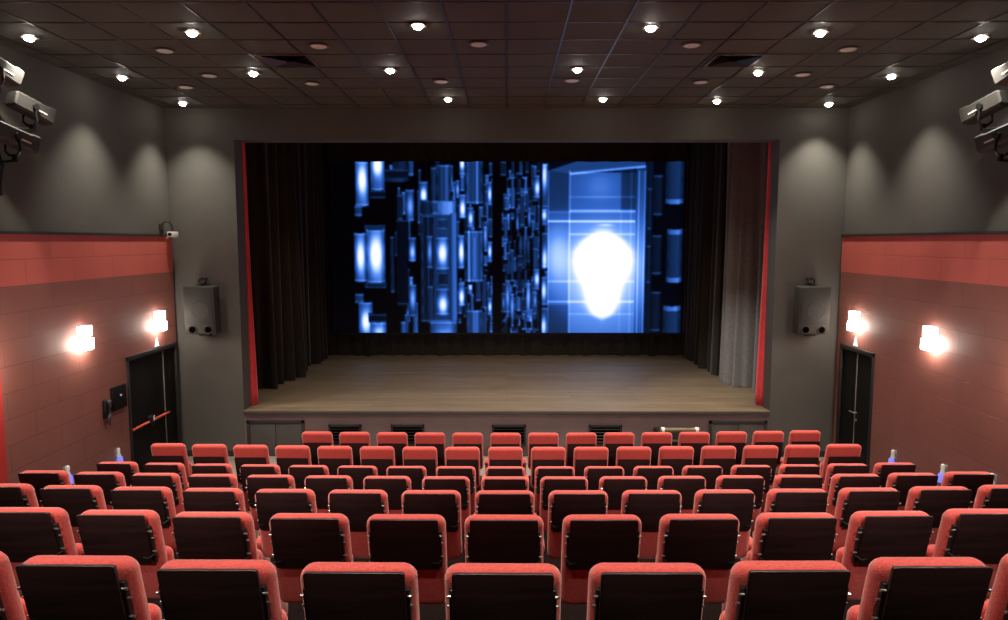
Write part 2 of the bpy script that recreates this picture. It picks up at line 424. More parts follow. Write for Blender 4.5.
# ------------------------------------------------------------------ stage drapes
def drape(path, z0, z1, amp, wl, name, mat, label, cat='curtain', group=None, flare=1.35, seed=0, nz=14, taper=None):
    """hanging cloth along a path in plan with irregular folds that open towards the hem"""
    rnd = random.Random(seed)
    P = [Vector((p[0], p[1], 0)) for p in path]
    L = sum((b - a).length for a, b in zip(P, P[1:]))
    n = max(24, int(L / wl * 14))
    pts = []
    for i in range(n + 1):
        d = L * i / n; k = 0
        while k < len(P) - 2 and d > (P[k + 1] - P[k]).length + 1e-9: d -= (P[k + 1] - P[k]).length; k += 1
        t = (P[k + 1] - P[k]).normalized(); pts.append((P[k] + t * d, Vector((-t.y, t.x, 0)), L * i / n))
    ph = [rnd.uniform(0, 6.28) for _ in range(4)]
    b = NB(); g = []
    for j in range(nz + 1):
        f = j / nz; z = z1 + (z0 - z1) * f
        row = []
        for p, nn, s in pts:
            w = s / wl * 2 * PI
            o = math.sin(w + ph[0] + .8 * math.sin(w * .31 + ph[1])) + .45 * math.sin(w * 2.13 + ph[2]) * (0.4 + .6 * f) + .5 * math.sin(w * .37 + ph[3])
            a = amp * (0.55 + (flare - .55) * f)
            q = p + nn * (o * a)
            hem = (0.02 * math.sin(w * .5 + ph[1]) if j == nz else 0)
            row.append(b.verts.new((q.x, q.y, z + abs(hem) * .5)))
        g.append(row)
    for r0, r1 in zip(g, g[1:]):
        for i in range(n): b.faces.new((r0[i], r0[i + 1], r1[i + 1], r1[i]))
    o = obj(name, b, mat, angle=180)
    tag(o, label, cat, group)
    return o
ZT = 2.6
for s, side in ((-1, 'left'), (1, 'right')):
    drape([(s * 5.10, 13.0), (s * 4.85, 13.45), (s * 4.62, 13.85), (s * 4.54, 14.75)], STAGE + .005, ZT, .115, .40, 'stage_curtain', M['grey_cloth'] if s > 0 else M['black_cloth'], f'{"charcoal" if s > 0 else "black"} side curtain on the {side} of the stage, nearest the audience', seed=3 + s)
    drape([(s * 5.0, 14.85), (s * 4.62, 15.05), (s * 4.54, 15.75)], STAGE + .005, ZT, .085, .36, 'stage_curtain', M['black_cloth'], f'black side curtain on the {side} of the stage, middle of the three', seed=13 + s)
    drape([(s * 4.9, 15.95), (s * 4.58, 16.1), (s * 4.52, 17.35)], STAGE + .005, ZT, .07, .36, 'stage_curtain', M['black_cloth'], f'black side curtain on the {side} of the stage, beside the screen', seed=23 + s)
drape([(-4.95, 17.6), (4.95, 17.6)], STAGE + .005, ZT, .035, .42, 'back_curtain', M['black_cloth'], 'black wrinkled curtain hanging along the stage rear below the screen', seed=31)
drape([(-4.36, 17.1), (4.36, 17.1)], 1.93, 2.9, .02, .6, 'border_curtain', M['black_cloth'], 'black border curtain hanging above the cinema screen', seed=33, nz=5)
# red house curtain, gathered at each side of the opening
for s, side in ((-1, 'left'), (1, 'right')):
    b = NB(); rings = []
    nz, n = 20, 36
    z0, z1 = STAGE + .008, OTOP + .25
    for j in range(nz + 1):
        f = j / nz; z = z1 + (z0 - z1) * f
        e = f ** 1.5
        hw = .055 + .065 * e; xe = 4.520 - .025 * e
        cx = s * (xe + hw - .03 * e + (0.02 * math.sin(f * 5) * f)); cy = 12.20 + .02 * math.sin(f * 4)
        ring = []
        for i in range(n):
            a = 2 * PI * i / n
            r = 1 + .16 * math.cos(a * 7 + 1.2 * f) * (.4 + .6 * f)
            ring.append(b.verts.new((cx + hw * r * math.cos(a), cy + (.06 + .05 * e) * r * math.sin(a), z)))
        rings.append(ring)
    for r0, r1 in zip(rings, rings[1:]):
        for i in range(n): b.faces.new((r0[i], r0[(i + 1) % n], r1[(i + 1) % n], r1[i]))
    b.faces.new(rings[0]); b.faces.new(rings[-1])
    tag(obj('house_curtain', b, M['red_cloth'], angle=180), f'red gathered house curtain at the {side} edge of the stage opening', 'curtain')

# ------------------------------------------------------------------ cinema screen and its picture
PX0, PX1, PY0, PY1 = 335., 685., 160., 332.5
def paint():
    S = 1.6
    w, h = int((PX1 - PX0) * S), int((PY1 - PY0) * S)
    X, Y = np.meshgrid(PX0 + (np.arange(w) + .5) / S, PY0 + (np.arange(h) + .5) / S)
    T = np.zeros((h, w))            # tone 0..1.3, coloured by a blue ramp at the end
    rs = np.random.RandomState(11)
    def tube_(x0, x1, y0, y1, base, glow=None, gs=1.0, edge=.12, streak=0, cap=True):
        nonlocal T
        m = (X >= x0) & (X < x1) & (Y >= y0) & (Y < y1)
        if not m.any(): return
        u = (X - x0) / max(x1 - x0, .1) * 2 - 1
        yy = Y + 1.3 * u * u * min(1, (x1 - x0) / 12)      # rounded ends of the glass tubes
        m = (X >= x0) & (X < x1) & (yy >= y0) & (yy < y1 + 1.0)
        v = base * (.30 + .55 * (1 - u * u) + .25 * np.exp(-((u - .45) / .25) ** 2)) + edge * np.exp(-((np.abs(u) - .86) / .12) ** 2) * (.6 + .4 * np.sin(Y * .35 + x0))
        for _ in range(streak):
            c = rs.uniform(-.8, .8); v = v + rs.uniform(-.1, .28) * np.exp(-((u - c) / .09) ** 2)
        if glow is not None:
            hy = (y1 - y0)
            v = v + gs * np.exp(-((Y - glow) / (.30 * hy)) ** 2) * np.exp(-(u / .62) ** 2)
        if cap:
            v = v + .22 * (np.exp(-((Y - y0 - 1) / .7) ** 2) + np.exp(-((Y - y1 + 1) / .7) ** 2))
        T = np.where(m, v, T)
    def A(x0, x1, y0, y1, *a, **k):      # left crop units
        k = dict(k)
        if 'glow' in k: k['glow'] = 150 + k['glow'] / 3.18
        tube_(330 + x0 / 3.18, 330 + x1 / 3.18, 150 + y0 / 3.18, 150 + y1 / 3.18, *a, **k)
    def B(x0, x1, y0, y1, *a, **k):
        k = dict(k)
        if 'glow' in k: k['glow'] = 150 + k['glow'] / 3.18
        tube_(510 + x0 / 3.18, 510 + x1 / 3.18, 150 + y0 / 3.18, 150 + y1 / 3.18, *a, **k)
    # ---- far small tubes of the left wall
    for (xa, xb, n_) in ((400, 520, 70), (320, 400, 10), (545, 690, 170), (180, 290, 18)):
        for _ in range(n_):
            x = rs.uniform(xa, xb); ww = rs.uniform(7, 18); y = rs.uniform(20, 560); hh = rs.uniform(40, 110)
            gl = rs.rand() < .30
            A(x, min(x + ww, xb + 4), y, y + hh, rs.uniform(.08, .40), **(dict(glow=y + hh * rs.uniform(.3, .7), gs=rs.uniform(.15, .5)) if gl else {}), edge=rs.uniform(.05, .22))
            if rs.rand() < .45: A(x - 1, x + ww + 1, y + hh, y + hh + 9, .02, cap=False, edge=0)
    for yb in (95, 245, 385, 540):
        for x in np.arange(545, 690, 21): A(x, x + 12, yb + rs.uniform(-9, 9), yb + 22, .01, cap=False, edge=0)
    # left column of bright tubes
    A(88, 130, 38, 175, .42, glow=95, gs=.95); A(84, 108, 175, 207, .25)
    A(135, 181, 30, 127, .42, glow=50, gs=1.0); A(133, 183, 127, 152, .05, edge=.04)
    A(205, 252, 30, 66, .16); A(180, 256, 62, 98, .06, edge=.03); A(182, 254, 88, 99, .2, cap=False)
    A(255, 272, 30, 80, .3); A(245, 273, 125, 222, .26, glow=178, gs=.45); A(218, 236, 140, 220, .14)
    A(288, 316, 100, 168, .28, glow=142, gs=1.0); A(325, 343, 55, 165, .2); A(343, 388, 48, 168, .22, streak=6)
    A(80, 119, 262, 415, .38, glow=335, gs=.95); A(118, 178, 250, 420, .44, glow=330, gs=1.1); A(112, 180, 420, 436, .05); A(114, 180, 236, 250, .06)
    A(195, 206, 272, 450, .16); A(214, 250, 220, 490, .035, edge=.05); A(252, 277, 275, 350, .26, glow=322, gs=.6)
    A(250, 277, 425, 527, .22, glow=470, gs=.5)
    A(80, 108, 455, 484, .25); A(90, 135, 483, 590, .38, glow=545, gs=.9); A(122, 179, 520, 548, .04, edge=.05); A(128, 178, 548, 590, .5, glow=575, gs=.4); A(225, 241, 545, 590, .35)
    # big capsule
    A(290, 408, 200, 545, .23, edge=.10); A(300, 332, 205, 545, .10, streak=3)
    A(310, 329, 270, 372, .22, glow=320, gs=.42); A(339, 381, 275, 376, .35, glow=325, gs=.95); A(339, 381, 438, 522, .30, glow=490, gs=.9)
    A(312, 328, 430, 545, .2, streak=2); A(345, 375, 215, 250, .2); A(345, 378, 385, 430, .14)
    A(290, 408, 160, 202, .30, edge=.10); A(345, 404, 163, 200, .62, cap=False); A(386, 407, 200, 545, .46, edge=.05, cap=False); A(290, 330, 163, 200, .16, cap=False)
    A(318, 406, 545, 590, .42, glow=580, gs=.2)
    # right of the capsule
    A(435, 490, 30, 168, .24, streak=7); A(415, 433, 30, 78, .4, glow=45, gs=.9); A(403, 416, 95, 150, .25, glow=125, gs=.5); A(413, 436, 140, 212, .35, glow=185, gs=.95); A(440, 460, 180, 242, .25, glow=215, gs=.8)
    A(409, 431, 268, 372, .34, glow=322, gs=.95); A(430, 490, 255, 415, .28, streak=8); A(455, 466, 275, 400, .5, cap=False); A(409, 431, 420, 492, .34, glow=465, gs=.9)
    A(440, 456, 425, 455, .3, glow=435, gs=.7); A(435, 487, 508, 590, .30, streak=5)
    A(503, 518, 100, 172, .26, glow=140, gs=.85); A(503, 518, 288, 352, .26, glow=320, gs=.85); A(503, 518, 468, 522, .26, glow=497, gs=.85)
    A(519, 545, 0, 620, .0, cap=False, edge=0)
    for (x, y0, y1, g) in ((98, 45, 180, 80), (98, 185, 235, 205), (100, 260, 370, 345), (98, 400, 490, 445), (76, 80, 150, 120), (76, 375, 440, 408), (98, 500, 590, 560)):
        B(x, x + 24, y0, y1, .25, glow=g, gs=.8)
    B(96, 103, 0, 620, .02, cap=False, edge=0)
    # ---- bright glass booth on the right
    def poly(mask, val):
        nonlocal T
        T = np.where(mask, val, T)
    Xc = (X - 510) * 3.18; Yc = (Y - 150) * 3.18
    booth = (Xc > 122) & (Xc < 430) & (Yc > 36)
    g = np.exp(-(((Xc - 295) / 150) ** 2 + ((Yc - 380) / 150) ** 2))
    base = .12 + 0 * X
    left = (Xc < 190); T = np.where(booth, .10, T)
    T = np.where(booth & left & (Yc > 66),   .19 + .06 * (Yc > 195) + .36 * np.exp(-(((Xc - 150) / 45) ** 2 + ((Yc - 330) / 90) ** 2)) - .10 * (Yc > 490), T)
    room = (Xc >= 190) & (Xc < 400) & (Yc > 72)
    T = np.where(room, .31 + .14 * np.exp(-(((Xc - 285) / 60) ** 2 + ((Yc - 110) / 50) ** 2)) - .16 * ((Xc > 350) & (Yc < 190)) + .08 * (Yc > 225), T)
    T = np.where((Xc >= 400) & (Xc < 432) & (Yc > 50), .20 + .1 * np.exp(-((Yc - 350) / 160) ** 2), T)
    ceil_ = (Yc > 36) & (Yc < 66 + (Xc - 125) * .15 - np.clip(Xc - 190, 0, 400) * .245) & (Yc > 66 - (Xc - 122) * .34) & (Xc > 122) & (Xc < 428)
    T = np.where(ceil_, .27, T)
    T = np.where(booth & (Yc < 66 - (Xc - 122) * .34), .03, T)
    edge_l = (Xc > 190) & (Xc < 428); ye = 75.7 - (Xc - 190) * .095
    T = T + np.where(edge_l, .5 * np.exp(-((Yc - ye) / 3.2) ** 2), 0)
    for yl, s_, x0 in ((148, .12, 190), (191, .34, 190), (224, .5, 122), (265, .22, 190), (415, .2, 122), (480, .3, 122), (520, .12, 190), (195, .14, 122)):
        T = T + np.where((Xc > x0) & (Xc < 398), s_ * np.exp(-((Yc - yl) / 2.8) ** 2), 0)
    for xl, s_ in ((123, .18), (190, .32), (408, .35), (426, .30), (417, .12), (384, .12), (352, .08)):
        T = T + np.where((Yc > 66), s_ * np.exp(-((Xc - xl) / 2.2) ** 2), 0) * ((Xc > 120) & (Xc < 434))
    T = T + .58 * g * (booth & (Yc > 72))
    T = T + .30 * np.exp(-(((Xc - 305) / 20) ** 2 + ((Yc - 236) / 3) ** 2))
    wtop = np.interp(Yc, [262, 275, 290, 320, 350, 380, 405, 430, 460, 490, 512, 530, 540], [26, 44, 62, 84, 88, 82, 70, 56, 49, 42, 32, 16, 0])
    core = 1 / (1 + np.exp((np.abs(Xc - 297) - wtop) / 7)) * (1 / (1 + np.exp((262 - Yc) / 8))) * (1 / (1 + np.exp((Yc - 528) / 8)))
    T = T + 1.1 * core
    # ---- column of tubes at the far right
    B(432, 560, 0, 620, .015, cap=False, edge=0); B(432, 452, 0, 620, .10, cap=False)
    for (y0, y1) in ((80, 205), (268, 392), (448, 575)): B(454, 482, y0, y1, .13, edge=.04); 
    for (y0, y1) in ((120, 250), (300, 420)): B(436, 448, y0, y1, .16)
    for (x0, x1, y0, y1) in ((490, 549, 20, 168), (498, 549, 250, 417), (490, 549, 494, 600)): B(x0, x1, y0, y1, .22, edge=.05, cap=False)
    for (x0, x1, y0, y1) in ((490, 549, 156, 168), (498, 549, 251, 264), (498, 549, 404, 417), (490, 549, 496, 508)): B(x0, x1, y0, y1, .52, edge=.05, cap=False)
    B(549, 560, 0, 620, 0, cap=False, edge=0)
    T = np.where(X < 354.5, 0, T)
    for _ in range(2):                                # the projected film is a little soft
        Tp = np.pad(T, 1, mode='edge')
        T = (Tp[1:-1, 1:-1] * 4 + 2 * (Tp[:-2, 1:-1] + Tp[2:, 1:-1] + Tp[1:-1, :-2] + Tp[1:-1, 2:]) + Tp[:-2, :-2] + Tp[:-2, 2:] + Tp[2:, :-2] + Tp[2:, 2:]) / 16
    T = np.clip(T, 0, 1.25)
    xs = [0, .12, .25, .42, .62, .85, 1.1, 1.25]
    r_ = [0, .002, .008, .030, .12, .50, .97, 1]; g_ = [0, .008, .038, .125, .32, .72, .98, 1]; b_ = [.001, .030, .16, .56, .98, 1.0, 1, 1]
    img = np.stack([np.interp(T, xs, c) for c in (r_, g_, b_)] + [np.ones_like(T)], -1)
    return img
img = paint()
hh, ww = img.shape[:2]
SX0, SX1, SZ0, SZ1, SY = -4.31, 4.45, -2.28, 2.02, 17.45
sc = thing('cinema_screen', 'large cinema screen showing glowing blue glass tubes and a white light', 'screen', (0.07, SY, SZ0))
vx = np.linspace(SX0, SX1, ww + 1) - .07; vz = np.linspace(SZ1, SZ0, hh + 1) - SZ0
gx, gz = np.meshgrid(vx, vz)
co = np.stack([gx, np.full_like(gx, -.03), gz], -1).reshape(-1, 3)
idx = np.arange((ww + 1) * (hh + 1)).reshape(hh + 1, ww + 1)
quads = np.stack([idx[1:, :-1], idx[1:, 1:], idx[:-1, 1:], idx[:-1, :-1]], -1).reshape(-1, 4)
me = bpy.data.meshes.new('picture')
me.vertices.add(len(co)); me.vertices.foreach_set('co', co.ravel())
me.loops.add(quads.size); me.loops.foreach_set('vertex_index', quads.ravel().astype(np.int32))
me.polygons.add(len(quads)); me.polygons.foreach_set('loop_start', np.arange(0, quads.size, 4, dtype=np.int32))
try: me.polygons.foreach_set('loop_total', np.full(len(quads), 4, dtype=np.int32))
except Exception: pass
me.update(calc_edges=True); me.validate()
at = me.attributes.new('film', 'FLOAT_COLOR', 'FACE')
at.data.foreach_set('color', img.reshape(-1, 4).astype(np.float32).ravel())
m, nt, bs = newmat('projected_film')
an = nd(nt, 'ShaderNodeAttribute', attribute_name='film')
nt.links.new(an.outputs['Color'], bs.inputs['Emission Color']); bs.inputs['Emission Strength'].default_value = 1.0
bs.inputs['Base Color'].default_value = (0.01, 0.01, 0.01, 1); bs.inputs['Roughness'].default_value = 0.9; bs.inputs['Specular IOR Level'].default_value = 0.1
me.materials.append(m)
link(bpy.data.objects.new('picture', me), sc)
b = NB()
x0, x1, zt = SX0 - .07, SX1 - .07, SZ1 - SZ0
for bb in ((x0 - .06, x0, -.04, zt + .04), (x1, x1 + .04, -.04, zt + .04), (x0 - .06, x1 + .04, -.06, 0), (x0 - .06, x1 + .04, zt, zt + .06)):
    box(b, bb[0], bb[1], -.05, .02, bb[2], bb[3])
obj('screen_frame', b, M['screen_edge'], sc, smooth=False)
b = NB(); box(b, x1 + .002, x1 + .022, -.06, -.05, 0, zt); o = obj('edge_strip', b, M['screen_trim'], sc, smooth=False); o['label'] = 'thin brown strip along the right edge'
b = NB()
for x in (-3.6, 3.6): box(b, x - .05, x + .05, -.02, .02, STAGE - SZ0, -.05)
obj('screen_leg', b, M['screen_edge'], sc, smooth=False)

# ------------------------------------------------------------------ seats
PITCH = 0.55
BW, BT = 0.445, 0.105
TILT = 0.24
def shear(bm):
    for v in bm.verts: v.co.y += (SH - v.co.z) * TILT
def pad(b, w, z0, z1, r, y0, y1, bev, nc=6, nb=5):
    """upholstered pad: rounded outline in XZ whose rims roll over into the faces"""
    prof = [(y0 + bev * (1 - math.sin(PI / 2 * i / nb)), bev * (1 - math.cos(PI / 2 * i / nb))) for i in range(nb, -1, -1)]
    prof = [(y0 + bev - bev * math.cos(a), bev - bev * math.sin(a)) for a in [PI / 2 * i / nb for i in range(nb + 1)]]
    prof += [(y1 - bev + bev * math.sin(a), bev - bev * math.cos(a)) for a in [PI / 2 * i / nb for i in range(nb + 1)]]
    rings = []
    for y, d in prof:
        rings.append([b.verts.new((x, y, z + z0 + d)) for x, z in rrect(w - 2 * d, z1 - z0 - 2 * d, r - d, nc)])
    n = len(rings[0])
    for a, c in zip(rings, rings[1:]):
        for i in range(n): b.faces.new((a[i], a[(i + 1) % n], c[(i + 1) % n], c[i]))
    b.faces.new(rings[0]); b.faces.new(rings[-1])
def seat_parts(kind):
    """meshes of one seat; origin on the floor under the top of the backrest, +y towards the stage"""
    P = []
    b = NB(); pad(b, BW, .36, SH, .058, -.052, .052, .046); shear(b)
    P.append(('backrest', b, M['seat'], None))
    if kind == 'board':
        zt, zb, off = .955, .635, -.084
        bw = .376
    else:
        zt, zb, off = .792, .43, -.068
        bw = .405
    b = NB(); slab(b, [(x, z + zb) for x, z in rrect(bw, zt - zb, .012, 2, .012)], off, off + .018, .003, 2); shear(b)
    P.append(('back_board', b, M['board'], None))
    if kind == 'board':
        for s in (-1, 1):
            b = NB()
            x0, x1 = sorted((s * .165, s * .202))
            box(b, x0, x1, -.070, -.030, .645, .875, .006)
            tube(b, [(s * .150, -.096, .690), (s * .178, -.098, .682), (s * .207, -.072, .70)], .006, 6)
            shear(b)
            P.append(('hinge_bracket', b, M['black_metal'], 'H'))
            for (dy, z) in ((-.068, .845), (-.054, .795), (-.058, .71)):
                b = NB(); cyl(b, (s * .197, dy, z), (s * .211, dy, z), .0065, n=10)
                cyl(b, (s * .195, dy - .010, z + .006), (s * .206, dy - .010, z + .006), .0045, n=8)
                shear(b); P.append(('bolt', b, M['bolt'], 'B'))
    b = NB(); pad(b, .39, .36, .645, .05, .16, .25, .042)
    for v in b.verts: v.co.y += (.645 - v.co.z) * .15
    P.append(('seat_cushion', b, M['seat'], None))
    return P
def armrest_parts(s):
    P = []
    x = s * PITCH / 2
    b = NB(); box(b, x - .036, x + .036, .13, .36, .41, .47, .022, 3); P.append(('armrest', b, M['seat'], None))
    b = NB(); box(b, x - .026, x + .026, .15, .35, .16, .42, .012, 2); P.append(('side_panel', b, M['seat'], None))
    b = NB(); box(b, x - .022, x + .022, -.0 + .19, .31, .0, .17, .006); box(b, x - .035, x + .035, .12, .38, .0, .018, .004); P.append(('leg', b, M['black_metal'], None))
    return P

def build_seat(kind, arms):
    root = bpy.data.objects.new('cinema_chair', None); root.empty_display_size = .1; C.objects.link(root)
    last = None
    for name, b, mt, t in seat_parts(kind):
        o = obj(name, b, mt, last if t == 'B' else root)
        if t == 'H': last = o
    for s in arms:
        for name, b, mt, t in armrest_parts(s): obj(name, b, mt, root)
    return root
def dup(root):
    r = root.copy(); C.objects.link(r)
    for ch in list(root.children):
        c = ch.copy(); C.objects.link(c); c.parent = r
        for g in list(ch.children):
            d = g.copy(); C.objects.link(d); d.parent = c
    return r
proto = {}
ORD = ['', 'first', 'second', 'third', 'fourth', 'fifth', 'sixth', 'seventh', 'eighth', 'ninth']
ROWNAME = {'A': 'nearest row', 'B': 'second row from the camera', 'C': 'third row from the camera', 'D': 'fourth row from the camera', 'E': 'fifth row from the camera', 'F': 'second row from the stage', 'G': 'front row by the stage'}
def seat_label(r, k, k0, k1):
    kind = 'red cinema chair, dark backboard' if r in 'ABCDE' else 'cinema chair, tall red headrest'
    rn = ROWNAME[r]
    if r in 'ABC':
        if k in (k0, k1): return f'{kind}, {rn}, cut by the {"left" if k < 0 else "right"} photo edge'
    elif k == k0: return f'{kind}, {rn}, at its left end'
    elif k == k1: return f'{kind}, {rn}, at its right end'
    if r == 'G':
        i = k - k0 + 1; j = k1 - k + 1
        return f'{kind}, {rn}, {ORD[i] if i <= j else ORD[j]} from its {"left" if i <= j else "right"} end'
    if k == 0: return f'{kind}, {rn}, in the middle of the row'
    return f'{kind}, {rn}, {ORD[abs(k)]} {"left" if k < 0 else "right"} of the middle one'
rj = random.Random(4)
for (r, y, z, k0, k1, bow) in rows:
    kind = 'board' if r in 'ABCDE' else 'plain'
    for k in range(k0, k1 + 1):
        arms = (-1, 1) if (k == k0) else (1,)
        key = (kind, arms)
        if key not in proto: proto[key] = build_seat(kind, arms); o = proto[key]
        else: o = dup(proto[key])
        x = k * PITCH - .013
        o.location = (x, y + bow * x * x, z - SH)
        o.rotation_euler = (0, 0, -math.atan(2 * bow * x) * .0 + rj.uniform(-.008, .008))
        tag(o, seat_label(r, k, k0, k1), 'chair', {'A': 'chairs of the nearest row', 'B': 'chairs of the second row', 'C': 'chairs of the third row', 'D': 'chairs of the fourth row', 'E': 'chairs of the fifth row', 'F': 'chairs of the second row from the stage', 'G': 'chairs of the front row'}[r])

# ------------------------------------------------------------------ ceiling fittings
def spot(loc, power, size=92, blend=1.0, target=None, col=(1, .93, .82), radius=.05, parent=None):
    l = bpy.data.lights.new('spot', 'SPOT'); l.energy = power; l.spot_size = math.radians(size); l.spot_blend = blend; l.color = col; l.shadow_soft_size = radius
    o = bpy.data.objects.new('spot_light', l); C.objects.link(o); o.location = loc
    if target is not None: o.rotation_euler = (Vector(target) - Vector(loc)).to_track_quat('-Z', 'Y').to_euler()
    return o
PW = 330
b = NB(); lathe(b, [(.062, .0), (.085, -.004), (.092, -.010), (.090, -.016), (.070, -.018), (.058, -.010), (.055, .0)], 24); ring_l = b
lit0 = thing('ceiling_downlight', '', 'ceiling light')
obj('trim_ring', ring_l, M['rim'], lit0)
b = NB(); lathe(b, [(.052, -.004), (.050, -.022), (.040, -.040), (.022, -.050), (0, -.053)], 20); obj('bulb', b, M['bulb'], lit0)
LIT = [((-5.13, -3.30, -.90, 1.48, 3.29, 5.10), 7.55, 'first row from the camera'),
       ((-5.13, -3.30, -1.49, .90, 3.26, 5.10), 9.30, 'second row from the camera'),
       ((-5.12, -.90, 1.48, 3.28, 5.13), 11.10, 'row nearest the stage')]
first = True
for xs, y, nm in LIT:
    yy = {7.55: (7.70, 7.53, 7.30, 7.38, 7.55, 7.74), 9.30: (9.51, 9.30, 9.14, 9.10, 9.27, 9.49), 11.10: (11.24, 10.95, 10.95, 11.11, 11.35)}[y]
    for i, x in enumerate(xs):
        o = lit0 if first else dup(lit0); first = False
        o.location = (x, yy[i], CEIL - .004)
        tag(o, f'lit ceiling downlight, {ORD[i + 1]} from the left in the {nm}', 'ceiling light', 'lit ceiling downlights')
        spot((x, yy[i], CEIL - .075), PW * (.8 if abs(x) > 5 else 1))
off0 = thing('recessed_downlight', '', 'ceiling light')
b = NB(); lathe(b, [(.078, .0), (.105, -.004), (.115, -.010), (.112, -.016), (.085, -.014), (.078, -.004)], 24); obj('trim_ring', b, M['rim'], off0)
b = NB(); lathe(b, [(.088, -.016), (.075, -.022), (.04, -.026), (0, -.027)], 20); obj('reflector', b, M['disc'], off0)
OFF = [((-3.93, 8.23), 'leftmost of the nearest unlit row'), ((-2.11, 8.05), 'second from left in the nearest unlit row'), ((-.31, 7.98), 'near the ceiling centre, in the nearest unlit row'), ((2.07, 8.03), 'second from right in the nearest unlit row'), ((3.90, 8.20), 'rightmost of the nearest unlit row'),
       ((-3.93, 9.43), 'further back at left, below and right of the nearest left one'), ((3.89, 9.40), 'further back at right, below and left of the nearest right one'),
       ((-4.55, 10.11), 'leftmost of the unlit row nearest the stage'), ((-2.70, 9.90), 'second from left in the unlit row nearest the stage'), ((-.90, 9.78), 'third from left in the unlit row nearest the stage'), ((.89, 9.73), 'third from right in the unlit row nearest the stage'), ((2.67, 9.83), 'second from right in the unlit row nearest the stage'), ((4.53, 10.10), 'rightmost of the unlit row nearest the stage')]
for i, ((x, y), nm) in enumerate(OFF):
    o = off0 if i == 0 else dup(off0)
    o.location = (x, y, CEIL - .004); tag(o, f'unlit pale downlight, {nm}', 'ceiling light', 'unlit ceiling downlights')
# square air diffusers
for x, side in ((-2.64, 'left'), (2.76, 'right')):
    t = thing('air_diffuser', f'dark square four-way air diffuser in the {side} half of the ceiling', 'air vent', (x, 8.70, CEIL - .005))
    b = NB()
    for bb in ((-.29, .29, -.29, -.26), (-.29, .29, .26, .29), (-.29, -.26, -.26, .26), (.26, .29, -.26, .26)): box(b, bb[0], bb[1], bb[2], bb[3], -.014, .003, .003)
    obj('diffuser_frame', b, M['rim'], t)
    b = NB(); box(b, -.262, .262, -.262, .262, -.003, .003); obj('backing', b, M['hole'], t, smooth=False)
    for q in range(4):
        b = NB()
        for k in range(5):
            r0 = .05 + k * .042
            vs = [b.verts.new(p) for p in ((-r0, r0, -.004), (r0, r0, -.004), (r0 + .028, r0 + .028, -.024), (-r0 - .028, r0 + .028, -.024))]
            f = b.faces.new(vs); r_ = bmesh.ops.extrude_face_region(b, geom=[f])
            for v in r_['geom']:
                if isinstance(v, bmesh.types.BMVert): v.co.z += .003
        bmesh.ops.rotate(b, verts=b.verts, cent=(0, 0, 0), matrix=Matrix.Rotation(q * PI / 2, 3, 'Z'))
        obj('vane', b, [M['vent'], M['rim'], M['vent'], M['vent']][q], t, smooth=False)  # one quadrant in a lighter material, painting the light it catches

# ------------------------------------------------------------------ wall lamps
def sconce(s, y, label):
    t = thing('wall_sconce', label, 'wall lamp', (s * (W - .05), y, -1.30), group='wall sconces')
    q = lambda a, c: sorted((-s * a, -s * c))
    b = NB(); box(b, *q(0.0005, .018), -.075, .075, -.11, .19, .004); obj('back_plate', b, M['white'], t)
    b = NB(); box(b, *q(.018, .115), -.095, .095, .065, .20, .008); obj('upper_shade', b, M['sconce'], t)
    b = NB(); box(b, *q(.018, .10), -.07, .07, .035, .065, .004); obj('middle_strap', b, M['white'], t)
    b = NB(); box(b, *q(.018, .125), -.105, .105, -.11, .035, .010); obj('lower_shade', b, M['sconce2'], t)
    return t
for s, side in ((-1, 'left'), (1, 'right')):
    sconce(s, 11.03, f'glowing white box sconce above the {side} exit door')
    sconce(s, 9.04, f'glowing white box sconce on the {side} red wall, nearer the camera')
    l = bpy.data.lights.new('sconce', 'POINT'); l.energy = 45; l.color = (1, .86, .74); l.shadow_soft_size = .08
    o = bpy.data.objects.new('sconce_light', l); C.objects.link(o); o.location = (s * (W - .22), 7.12, -1.35)

# step lights beside the aisles
for (s, y, z, nm) in ((-1, 9.82, -3.06, 'left wall, nearer the exit door'), (-1, 8.66, -2.945, 'left wall, further from the exit door'), (1, 9.90, -3.10, 'right wall, nearest the exit door'), (1, 8.75, -2.94, 'right wall, middle of the three'), (1, 7.86, -2.76, 'right wall, furthest from the exit door')):
    t = thing('step_light', f'silver step light glowing blue, low on the {nm}', 'step light', (s * (W - .05), y * .988, z + .0), group='aisle step lights')
    b = NB(); box(b, *sorted((-s * .0005, -s * .012)), -.03, .03, -.11, .11, .004); obj('mounting_plate', b, M['greyseal'], t)
    b = NB(); lathe(b, [(0, .125), (.018, .12), (.026, .10), (.022, .05), (.027, .03), (.030, .0), (0, .0)], 14, (-s * .045, 0, 0)); obj('cap', b, M['white'], t)
    b = NB(); lathe(b, [(.030, 0), (.040, -.03), (.046, -.11), (0, -.115)], 14, (-s * .060, 0, 0)); o = obj('lens', b, M['blue_glow'], t); o['label'] = 'blue glowing lens'

